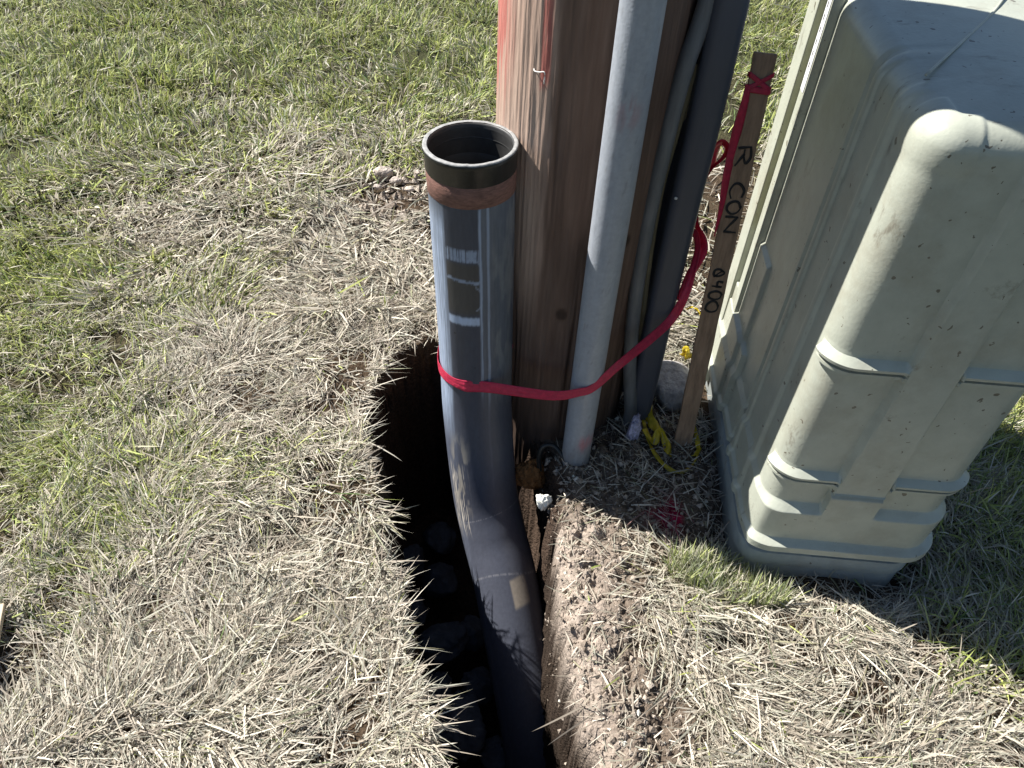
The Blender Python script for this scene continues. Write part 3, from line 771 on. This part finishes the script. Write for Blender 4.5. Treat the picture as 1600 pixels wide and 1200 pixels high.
# ------------------------------------------------------------------ survey lath
def build_lath():
    b0 = np.array([0.443, 1.262, -0.10]); t0 = at(1196, 84, y=1.42)
    g0 = at(1065, 700, z=0.0)
    d = (t0 - g0); L = np.linalg.norm(d); d /= L
    root = empty('survey_stake', tuple(g0))
    tag(root, 'brown wooden survey stake with handwritten black letters and a red ribbon on its top', 'stake')
    w = 0.0215; th = 0.0045
    side = np.array([1, 0.0, 0]); side = side - d * (side @ d); side /= np.linalg.norm(side); nrm = np.cross(side, d); nrm /= np.linalg.norm(nrm)
    if nrm[1] > 0: nrm = -nrm
    V = []; zs = np.linspace(-0.12, L, 40)
    for i, s_ in enumerate(zs):
        ww = w * (1 + 0.03 * math.sin(i * 1.3)); c = g0 + d * s_
        tilt_ = 0.003 if i == 39 else 0
        V.append([c - side * ww - nrm * th + d * tilt_, c + side * ww - nrm * th, c + side * ww + nrm * th, c - side * ww + nrm * th + d * tilt_])
    V = np.array(V); f = grid_faces(40, 4, True).tolist() + [[0, 1, 2, 3][::-1], [156, 157, 158, 159]]
    o = mesh('board', V, f, MT['lath'], smooth=False); bevel(o, 0.001, 1); part(o, root)
    # handwriting, reading down the stake; glyphs as marker strokes; local: a = along reading direction (down), b = up of the letter (to the right)
    def stroke(pts, name='marker_letter'):
        P = [g0 + d * (L * s_) + side * (w * b) + nrm * (th + 0.0008) for s_, b in pts]
        pp = spline(P, 10 * len(P)) if len(P) > 2 else straight(P[0], P[1], 10)
        wd = 0.0052 * (0.85 + 0.25 * np.sin(np.linspace(0, 5, len(pp))))
        Vv = ribbon(pp, wd, nrm, nw=3, crease=0.0)
        ob = mesh(name, Vv, grid_faces(Vv.shape[0], 3), MT['ink']); sm = ob.modifiers.new('thickness', 'SOLIDIFY'); sm.thickness = 0.0004
        return ob
    def glyph(strokes, s0, h, lw, b0=-0.62, bs=1.25):
        """strokes in unit letter box: x along reading, y up; reading runs down the stake"""
        ja, jb, js = random.uniform(-0.14, 0.14), random.uniform(-0.12, 0.12), random.uniform(0.85, 1.12)
        obs = [stroke([(s0 - (x + ja * (y - 0.5) + random.uniform(-0.04, 0.04)) * lw * js, b0 + jb + (y + ja * (0.5 - x) + random.uniform(-0.04, 0.04)) * bs * js) for x, y in st]) for st in strokes]
        base = obs[0]
        me = bpy.data.meshes.new('marker_letter'); vv = []; ff = []
        for ob in obs:
            k = len(vv); vv += [tuple(v.co) for v in ob.data.vertices]; ff += [[i + k for i in p.vertices] for p in ob.data.polygons]
        for ob in obs: bpy.data.objects.remove(ob)
        o = mesh('marker_letter', vv, ff, MT['ink']); sm = o.modifiers.new('thickness', 'SOLIDIFY'); sm.thickness = 0.0005; sm.offset = 1
        part(o, root)
    O = [[(0.5, 1), (0.15, 0.8), (0.05, 0.45), (0.3, 0.05), (0.7, 0.05), (0.95, 0.45), (0.85, 0.85), (0.5, 1), (0.35, 0.95)]]
    Rg = [[(0.15, 0.0), (0.12, 0.5), (0.1, 1.0)], [(0.1, 0.95), (0.6, 1.0), (0.8, 0.75), (0.55, 0.5), (0.15, 0.5)], [(0.4, 0.5), (0.65, 0.25), (0.95, 0.0)]]
    Cg = [[(0.95, 0.85), (0.5, 1.0), (0.1, 0.7), (0.1, 0.3), (0.45, 0.0), (0.95, 0.12)]]
    Ng = [[(0.05, 0.0), (0.1, 0.95)], [(0.1, 0.95), (0.5, 0.5), (0.85, 0.05)], [(0.85, 0.05), (0.98, 1.0)]]
    F4 = [[(0.25, 1.0), (0.15, 0.45)], [(0.15, 0.45), (0.9, 0.5)], [(0.75, 0.95), (0.72, 0.0)]]
    Z = [[(0.5, 0.95), (0.15, 0.6), (0.25, 0.15), (0.65, 0.1), (0.85, 0.5), (0.6, 0.95), (0.35, 0.8), (0.9, 0.05)]]
    glyph(Rg, 0.825, 1, 0.045); glyph(Cg, 0.745, 1, 0.034); glyph(O, 0.706, 1, 0.030); glyph(Ng, 0.672, 1, 0.042)
    glyph(Z, 0.545, 1, 0.028); glyph(F4, 0.514, 1, 0.026); glyph(O, 0.486, 1, 0.024); glyph(O, 0.459, 1, 0.030)
    return g0, d, L, side, nrm, w, th
LG, LD, LL, LS, LN, LW, LT = build_lath()

# ------------------------------------------------------------------ red flagging tape
def build_tape():
    root = empty('red_flagging_tape', (-0.08, 1.18, 0.24))
    tag(root, 'bright red flagging tape looped round the open pipe and strung over to the wooden stake', 'flagging tape')
    # loop round the pipe, out over the metal conduit and across to the guard
    c = spline(PTH, 420); k = int(np.argmin(np.abs(c[:, 2] - 0.268))); cc = c[k]
    pts = []; nr = []
    for a in np.linspace(math.radians(20), math.radians(262), 26):       # round the back and left side of the pipe, z dropping to the front
        dvec = np.array([math.cos(a), math.sin(a), 0]); pts.append(cc + dvec * (RP + 0.005) + np.array([0, 0, 0.035 * max(0, math.sin(a)) - 0.010])); nr.append(dvec)
    n1 = len(pts)
    pts.append(cc + np.array([0.035, -(RP + 0.004), -0.010])); nr.append(np.array([0.1, -1, 0]))
    for p, q in ((at(860, 618, y=1.172), (0.1, -1, 0)), (at(905, 613, y=1.173), (0.1, -1, 0)), (at(928, 605, y=1.180), (0.4, -1, 0.1)), (at(965, 572, y=1.21), (0.3, -1, 0.2)), (at(1010, 535, y=1.27), (0.2, -1, 0.2)),
                 (at(1048, 500, y=1.318), (0.1, -1, 0.1)), (at(1070, 462, y=1.33), (0.1, -1, 0.1)), (at(1083, 420, y=1.36), (-0.3, -1, 0.1)), (at(1090, 385, y=1.385), (-0.6, -0.8, 0.1)),
                 (at(1083, 362, y=1.40), (-0.5, -0.8, 0)), (at(1066, 375, y=1.43), (-0.3, -1, 0)), (at(1060, 400, y=1.44), (0, -1, 0))):
        pts.append(p); nr.append(np.array(q, float))
    P = spline(pts, 300); N_ = spline(nr, 300)
    wd = np.full(300, 0.026); wd[215:250] *= np.linspace(1.0, 0.72, 35); wd[250:] *= np.linspace(0.72, 1.0, 50)
    wd *= 1 + 0.12 * np.sin(np.linspace(0, 40, 300))
    o = tape_obj('tape_strand', P, wd, N_, MT['tape'], wave=0.0, seed=3, crease=0.0007, twist=np.interp(np.arange(300), [0, 60, 120, 200, 235, 260, 285, 299], [0, 0.15, -0.1, 0.35, 0.1, 0.7, 0.2, 0.9]), nw=9); part(o, root)
    # second, folded strand beside the guard
    pts = [at(1062, 470, y=1.345), at(1078, 430, y=1.36), at(1098, 395, y=1.38), at(1098, 372, y=1.40), at(1088, 345, y=1.41), at(1094, 300, y=1.42), at(1108, 268, y=1.43), at(1128, 248, y=1.43), at(1136, 232, y=1.43), at(1128, 222, y=1.435), at(1117, 235, y=1.44), at(1112, 262, y=1.44)]
    tw = np.interp(np.linspace(0, 1, 120), [0, 0.25, 0.45, 0.6, 0.75, 1], [0, 0.4, 1.2, 1.4, 0.7, 0.9])
    o = tape_obj('tape_strand', spline(pts, 120), 0.019, (-0.3, -1, 0.2), MT['tape'], twist=tw, seed=5, crease=0.0015); part(o, root)
    # strip hanging from the stake top
    kn = LG + LD * (LL * 0.945) + LN * (LT + 0.002)
    lefte = kn - LS * LW
    pts = [lefte + (0, 0, 0), lefte - LD * 0.03 + LN * 0.004 - LS * 0.001, lefte - LD * 0.10 - LS * 0.004, lefte - LD * 0.17 - LS * 0.006 , lefte - LD * 0.25 - LS * 0.004 , lefte - LD * 0.31 - LS * 0.006]
    wd = np.interp(np.linspace(0, 1, 60), [0, 0.15, 0.35, 0.7, 1], [0.010, 0.013, 0.021, 0.016, 0.004])
    o = tape_obj('hanging_end', spline(pts, 60), wd, LN, MT['tape'], twist=np.linspace(0, 0.5, 60), seed=8, crease=0.001); part(o, root)
    # wraps and knot on the stake
    for s0, s1, w_ in ((0.962, 0.935, 0.009), (0.938, 0.962, 0.008), (0.936, 0.932, 0.012)):
        a = LG + LD * (LL * s0); b = LG + LD * (LL * s1); e = LT + 0.0022
        pts = [a - LS * (LW + .002) - LN * e, a - LS * (LW + .003), a - LS * LW * 0.95 + LN * e, (a + b) / 2 + LN * (e + 0.001), b + LS * LW * 0.95 + LN * e, b + LS * (LW + .003), b + LS * (LW + .001) - LN * e]
        nn = [-LS - LN, -LS, LN - LS * 0.5, LN, LN + LS * 0.5, LS, LS - LN]
        o = tape_obj('wrap', spline(pts, 40), w_, spline(nn, 40), MT['tape'], seed=int(s0 * 1000), crease=0.0006); part(o, root)
build_tape()

# ------------------------------------------------------------------ cabinet (telecom / power pedestal)
TH_C = math.radians(-2.8); ORG = np.array([0.533, 0.940])
CX = np.array([math.cos(TH_C), math.sin(TH_C)]); CY = np.array([-math.sin(TH_C), math.cos(TH_C)])
CWID, CDEP, CHT, CR = 0.372, 0.655, 1.05, 0.050
def cab_world(lx, ly): return ORG[0] + lx * CX[0] + ly * CY[0], ORG[1] + lx * CX[1] + ly * CY[1]

def perimeter():
    pts = []; nn = []
    def seg(p, q, n, step=0.004):
        L = math.dist(p, q); k = max(2, int(L / step))
        for i in range(k):
            t = i / k; pts.append((p[0] + (q[0] - p[0]) * t, p[1] + (q[1] - p[1]) * t)); nn.append(n)
    def arc(c, a0, a1, r=CR, k=22):
        for i in range(k):
            a = a0 + (a1 - a0) * i / k; pts.append((c[0] + r * math.cos(a), c[1] + r * math.sin(a))); nn.append((math.cos(a), math.sin(a)))
    seg((CR, 0), (CWID - CR, 0), (0, -1), 0.003)
    arc((CWID - CR, CR), -PI / 2, 0)
    seg((CWID, CR), (CWID, CDEP - CR), (1, 0), 0.008)
    arc((CWID - CR, CDEP - CR), 0, PI / 2)
    seg((CWID - CR, CDEP), (CR, CDEP), (0, 1), 0.008)
    arc((CR, CDEP - CR), PI / 2, PI)
    seg((0, CDEP - CR), (0, CR), (-1, 0), 0.004)
    arc((CR, CR), PI, 1.5 * PI)
    return np.array(pts), np.array(nn)

def build_cabinet():
    root = empty('utility_cabinet', (*cab_world(CWID / 2, CDEP / 2), 0))
    tag(root, 'large sage-green plastic utility cabinet with ribbed front standing right of the pole', 'utility cabinet')
    P, Nn = perimeter()
    KEYS = [0.3115, 0.3125, 0.3195, 0.3205, 0.327, 0.338, 0.6145, 0.6155, 0.6225, 0.6235, 0.630, 0.642, 0.095, 0.112, 0.113, 0.214, 0.216, 0.274, 0.276, 0.285, 0.2875]
    zs = np.unique(np.round(np.concatenate([np.arange(0.09, 0.36, 0.0022), np.arange(0.36, 0.59, 0.01), np.arange(0.59, 0.665, 0.0018), np.arange(0.665, 1.012, 0.009), KEYS]), 5))
    lx = P[:, 0][None, :]; ly = P[:, 1][None, :]; ny = Nn[:, 1][None, :]; nx = Nn[:, 0][None, :]
    Z = zs[:, None]
    F = sstep(0.02, 0.25, -ny)                                      # front and the two front corners
    frontflat = (ny < -0.97)
    hw = 0.050 - 0.016 * (Z - 0.3) / 0.65
    cx = 0.172 + 0.012 * (Z - 0.3)
    ridge = sstep(hw + 0.008, hw - 0.002, np.abs(lx - cx)) * frontflat * sstep(0.285, 0.2875, Z) * sstep(1.005, 0.975, Z)
    rm = sstep(hw + 0.004, hw + 0.001, np.abs(lx - cx)) * frontflat   # where the ledges stop
    def prof(zz, keys):
        return np.interp(zz, [k[0] for k in keys], [k[1] for k in keys])
    shelf = prof(Z, [(0.30, 0), (0.3045, 0.012), (0.3115, 0.012), (0.3125, -0.009), (0.3195, -0.009), (0.3205, 0.015), (0.327, 0.016), (0.338, 0.001), (0.345, 0),
                     (0.602, 0), (0.608, 0.011), (0.6145, 0.011), (0.6155, -0.009), (0.6225, -0.009), (0.6235, 0.015), (0.630, 0.016), (0.642, 0.001), (0.650, 0)])
    fL = 1 - 0.6 * sstep(0.55, 1.0, -nx)
    off = 0.016 * ridge + shelf * F * (1 - rm)
    # skirt band: higher in the middle of the front
    band = prof(Z, [(0.10, 0.016), (0.214, 0.019), (0.216, 0.018), (0.232, 0.0)])
    bandm = prof(Z, [(0.10, 0.016), (0.274, 0.019), (0.276, 0.018), (0.290, 0.0)])
    off = off + (band * (1 - rm) + bandm * rm) * fL
    rim = prof(Z, [(0.09, 0.004), (0.095, 0.019), (0.112, 0.018), (0.113, 0.017), (0.122, 0.0)])
    off = off + rim * fL
    # left side: shallow vertical rib pair and a stepped lower panel
    Ls = (nx < -0.9)
    off = off + Ls * (0.006 * sstep(0.014, 0.006, np.abs(ly - 0.235)) - 0.008 * sstep(0.014, 0.004, np.abs(ly - 0.262)) + 0.006 * sstep(0.02, 0.006, np.abs(ly - 0.13)))
    off = off + Ls * 0.012 * sstep(0.37, 0.375, ly) * sstep(0.31, 0.30, Z + 0.25 * np.maximum(0, 0.44 - ly))
    off = off + Ls * 0.008 * sstep(0.41, 0.413, ly) * sstep(0.52, 0.515, Z)
    # thickened corner caps
    cap = sstep(0.077, 0.069, np.clip(lx, 0, 9)) * sstep(0.095, 0.085, ly)
    off = off + 0.0022 * cap * sstep(0.985, 0.992, Z)
    off = off + 0.0012 * (fbm(lx * 9 + ly * 9, Z * 5, 95, 3) - 0.5)
    V = np.zeros((len(zs), len(P), 3))
    dr = 0.0
    px = lx + nx * (off); py = ly + ny * (off)
    rows = [np.stack([px[i], py[i], np.full(len(P), zs[i])], -1) for i in range(len(zs))]
    # rounded shoulder and lightly crowned top
    R = 0.042; base = off[-1]
    for a in np.linspace(0, PI / 2, 14)[1:]:
        o_ = base - R * (1 - math.cos(a)) + 0.0
        rr_ = CHT - R + R * math.sin(a) - 0.0
        x_ = P[:, 0] + Nn[:, 0] * o_; y_ = P[:, 1] + Nn[:, 1] * o_
        cp_ = 0.0025 * cap[0]
        rows.append(np.stack([x_, y_, rr_ + cp_ + 0 * x_], -1))
    edge = rows[-1].copy(); cxy = np.array([CWID / 2, CDEP / 2])
    yspine = np.clip(edge[:, 1], CWID / 2, CDEP - CWID / 2)
    tgt = np.stack([np.full(len(P), CWID / 2), yspine], -1)
    for t in (0.02, 0.035, 0.06, 0.1, 0.2, 0.35, 0.5, 0.7, 0.85, 1.0):
        xy = edge[:, :2] + (tgt - edge[:, :2]) * t
        zz = edge[:, 2] - 0.0025 * cap[0] * min(1, t / 0.035) + 0.010 * math.sin(t * PI / 2)
        rows.append(np.concatenate([xy, zz[:, None]], 1))
    A = np.stack(rows, 0)
    wx = ORG[0] + A[..., 0] * CX[0] + A[..., 1] * CY[0]; wy = ORG[1] + A[..., 0] * CX[1] + A[..., 1] * CY[1]
    V = np.stack([wx, wy, A[..., 2]], -1)
    o = mesh('cabinet_shell', V, grid_faces(V.shape[0], V.shape[1], True), MT['cabinet']); part(o, root)
    e = o.modifiers.new('hard', 'EDGE_SPLIT'); e.split_angle = math.radians(30)
    # base skirt, recessed above a rounded foot
    zb = np.array([-0.06, 0.010, 0.014, 0.018, 0.044, 0.054, 0.058, 0.061, 0.095])
    ob = np.array([0.012, 0.012, 0.015, 0.0165, 0.0165, 0.013, -0.004, -0.016, -0.016])
    split = (P[:, 0] < 0.15) & (P[:, 1] < 0.2)
    rows = []
    for z_, o_ in zip(zb, ob):
        oo = o_ * (1 - 0.5 * sstep(0.55, 1.0, -Nn[:, 0]) * (o_ > 0)) + np.where(split & (o_ < 0.01), 0.010, 0)
        x_ = P[:, 0] + Nn[:, 0] * oo; y_ = P[:, 1] + Nn[:, 1] * oo
        rows.append(np.stack([ORG[0] + x_ * CX[0] + y_ * CY[0], ORG[1] + x_ * CX[1] + y_ * CY[1], np.full(len(P), z_)], -1))
    o = mesh('base_skirt', np.stack(rows, 0), grid_faces(len(zb), len(P), True), MT['cabinet_base']); part(o, root)
    e = o.modifiers.new('hard', 'EDGE_SPLIT'); e.split_angle = math.radians(35)
    # joint flange on the left side: two bright lands with an olive channel
    y0, ya, yb_, y1 = 0.510, 0.542, 0.570, 0.632
    h = 0.018
    def bar(name, ys, ye, z0, z1, hh, mat, bev=0.003):
        pr = [(0.004, ye), (-hh, ye), (-hh, ys), (0.004, ys)]
        v, f = box_rows([cab_world(*p) for p in pr], z0, z1); o = mesh(name, v, f, mat, smooth=False); bevel(o, bev); part(o, root); return o
    bar('flange_land', y0, ya, 0.10, 1.04, h, MT['cabinet']); bar('flange_land', yb_, y1, 0.0, 1.04, h + 0.006, MT['cabinet'])
    bar('flange_channel', ya + 0.0015, yb_ - 0.0015, 0.36, 1.036, h - 0.011, MT['groove'], 0.001); bar('flange_web', ya + 0.0015, yb_ - 0.0015, 0.10, 0.357, h - 0.0015, MT['cabinet'])
    # printed paper strip on the near land
    za, zb_ = 0.86, 1.035
    pr = [(-h - 0.0003, ya - 0.006), (-h - 0.0012, ya - 0.006), (-h - 0.0012, y0 + 0.004), (-h - 0.0003, y0 + 0.004)]
    v, f = box_rows([cab_world(*p) for p in pr], za, zb_); lab = mesh('label_strip', v, f, MT['label'], smooth=False); part(lab, root)
    for k in range(6):
        z_ = 0.905 + k * 0.022
        pr = [(-h - 0.0013, ya - 0.016), (-h - 0.0020, ya - 0.016), (-h - 0.0020, y0 + 0.018), (-h - 0.0013, y0 + 0.018)]
        v, f = box_rows([cab_world(*p) for p in pr], z_, z_ + 0.010)
        d_ = mesh('printed_mark', v, f, MT['ink'], smooth=False); d_.parent = lab
    # moulding seam on the top
    a = at(1447, 117, z=1.056); b = at(1556, 14, z=1.060); c_ = at(1585, -30, z=1.06)
    o = tube_obj('top_seam', spline([a, (a + b) / 2 + (0.002, 0, 0.0005), b, c_], 30), 0.0022, MT['cabinet'], None, 10, ref=(0, 0, 1)); part(o, root)
build_cabinet()

# ------------------------------------------------------------------ small things
o = lump('boulder', (0.435, 1.455, 0.030), (0.066, 0.075, 0.062), MT['stone'], 4, amp=0.12, rot=0.4)
tag(o, 'rounded grey rock wedged between the cable guard and the wooden stake', 'rock')

# yellow film crumpled round the boulder
def yellow():
    root = empty('yellow_caution_tape', (0.42, 1.30, 0.01))
    tag(root, 'crumpled yellow plastic tape lying round the foot of the wooden stake', 'caution tape')
    P = lambda u, v, z=0.012: at(u, v, z=z)
    runs = [([P(1003, 640, 0.02), P(1008, 668, 0.015), P(1018, 700, 0.012), P(1040, 728, 0.012), P(1062, 738, 0.014), P(1082, 726, 0.012), P(1094, 700, 0.012)], 0.011),
            ([P(1006, 670, 0.03), P(1022, 690, 0.02), P(1030, 672, 0.045), P(1040, 690, 0.02), P(1046, 712, 0.015)], 0.02),
            ([P(1008, 610, 0.05), P(1012, 640, 0.04), P(1020, 662, 0.03), P(1036, 676, 0.03)], 0.026),
            ([P(1080, 660, 0.05), P(1088, 680, 0.03), P(1090, 704, 0.02), P(1080, 715, 0.012)], 0.012),
            ([P(1066, 556, 0.03), P(1074, 548, 0.045), P(1078, 560, 0.03)], 0.03),
            ([P(1070, 485, 0.02), P(1082, 480, 0.03), P(1094, 490, 0.02), P(1098, 505, 0.012)], 0.006)]
    for i, (pts, w_) in enumerate(runs):
        o = tape_obj('crumpled_strip', spline(pts, 50), w_, (0.1, -0.7, 0.7), MT['yellow'], twist=0.9 * np.sin(np.linspace(0, 6, 50) + i), seed=i + 20, crease=0.004); part(o, root)
yellow()

def crumple(name, c, size, mat, seed, label, cat):
    o = lump(name, c, size, mat, seed, amp=0.75, n=22, fscale=3.4)
    return tag(o, label, cat)
crumple('crumpled_wrapper', tuple(at(990, 674, z=0.03)), (0.018, 0.018, 0.048), MT['foil'], 33, 'crumpled silvery purple wrapper lying at the foot of the cable guard', 'wrapper')
crumple('white_scrap', (0.092, 1.082, -0.012), (0.020, 0.017, 0.024), MT['white'], 12, 'bright white scrap lying on the trench edge beside the grey pipe', 'scrap')
o = lump('clay_clod', (0.062, 1.215, -0.085), (0.040, 0.032, 0.055), MT['rust'], 9, amp=0.45, fscale=3); tag(o, 'orange clay clod stuck in the trench wall between pipe and pole', 'clay clod')
# short black cable stub at the foot of the metal conduit
p = [at(843, 735, z=-0.05), at(842, 712, z=0.0), at(850, 697, z=0.03), at(866, 697, z=0.03), at(880, 715, z=0.01), at(893, 735, z=-0.02)]
o = tube_obj('black_cable_stub', spline(p, 50), 0.006, MT['black'], None, 14); tag(o, 'short black cable bent over at the foot of the pale metal conduit', 'cable')
# ground wire going into the trench beside the pipe
# pale lath lying at the left border
def side_lath():
    a = np.array([-1.035, 0.715, 0.045]); b = np.array([-0.985, 0.55, 0.035]); d = (b - a) / np.linalg.norm(b - a); s_ = np.cross(d, (0, 0, 1)); s_ /= np.linalg.norm(s_)
    c0 = a; v = []
    for p_ in (a, b):
        for q, h in ((-0.022, -0.006), (0.022, -0.006), (0.022, 0.006), (-0.022, 0.006)):
            v.append(p_ + s_ * q + np.array([0, 0, h]))
    o = mesh('wooden_slat', v, [[0, 1, 2, 3], [7, 6, 5, 4], [0, 4, 5, 1], [1, 5, 6, 2], [2, 6, 7, 3], [3, 7, 4, 0]], MT['lath_pale'], smooth=False); bevel(o, 0.0015)
    tag(o, 'short pale wooden slat lying in the grass at the left edge of the photo', 'wooden slat')
side_lath()

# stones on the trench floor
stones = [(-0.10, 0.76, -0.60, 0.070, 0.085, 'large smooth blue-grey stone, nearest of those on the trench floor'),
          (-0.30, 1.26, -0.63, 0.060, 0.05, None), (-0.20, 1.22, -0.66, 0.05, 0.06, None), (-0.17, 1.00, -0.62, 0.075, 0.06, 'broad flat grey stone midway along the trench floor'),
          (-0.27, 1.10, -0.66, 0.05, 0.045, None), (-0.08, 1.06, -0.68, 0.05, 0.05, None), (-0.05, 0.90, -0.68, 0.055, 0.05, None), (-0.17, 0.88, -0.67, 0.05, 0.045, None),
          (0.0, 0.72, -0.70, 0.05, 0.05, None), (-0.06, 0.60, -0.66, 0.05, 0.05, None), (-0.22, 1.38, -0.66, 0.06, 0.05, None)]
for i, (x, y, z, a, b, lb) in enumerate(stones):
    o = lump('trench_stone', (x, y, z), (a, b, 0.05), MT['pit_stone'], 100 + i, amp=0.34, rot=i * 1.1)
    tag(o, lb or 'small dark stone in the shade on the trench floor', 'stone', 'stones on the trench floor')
# clods on the dug patch of lawn left of the pipe
for i, (u, v, r_) in enumerate(((598, 268, 0.036), (618, 282, 0.022), (640, 296, 0.020), (590, 292, 0.016), (628, 338, 0.018), (606, 352, 0.015), (652, 270, 0.016))):
    p = at(u, v, z=0.012)
    o = lump('soil_clod', tuple(p), (r_, r_ * 0.8, r_ * 0.6), MT['clod'] if 'clod' in MT else MT.setdefault('clod', material('pale_soil_clod', 0.95, color=(0.50, 0.43, 0.37), nscale=60, namp=0.35, bump=0.8, bscale=100, spec=0.1)), 60 + i, amp=0.35, n=16)
    tag(o, 'biggest pale soil clod on the lawn left of the pipe rim' if i == 0 else 'small pale soil clod on the lawn left of the pipe rim', 'soil clod', 'soil clods on the lawn')
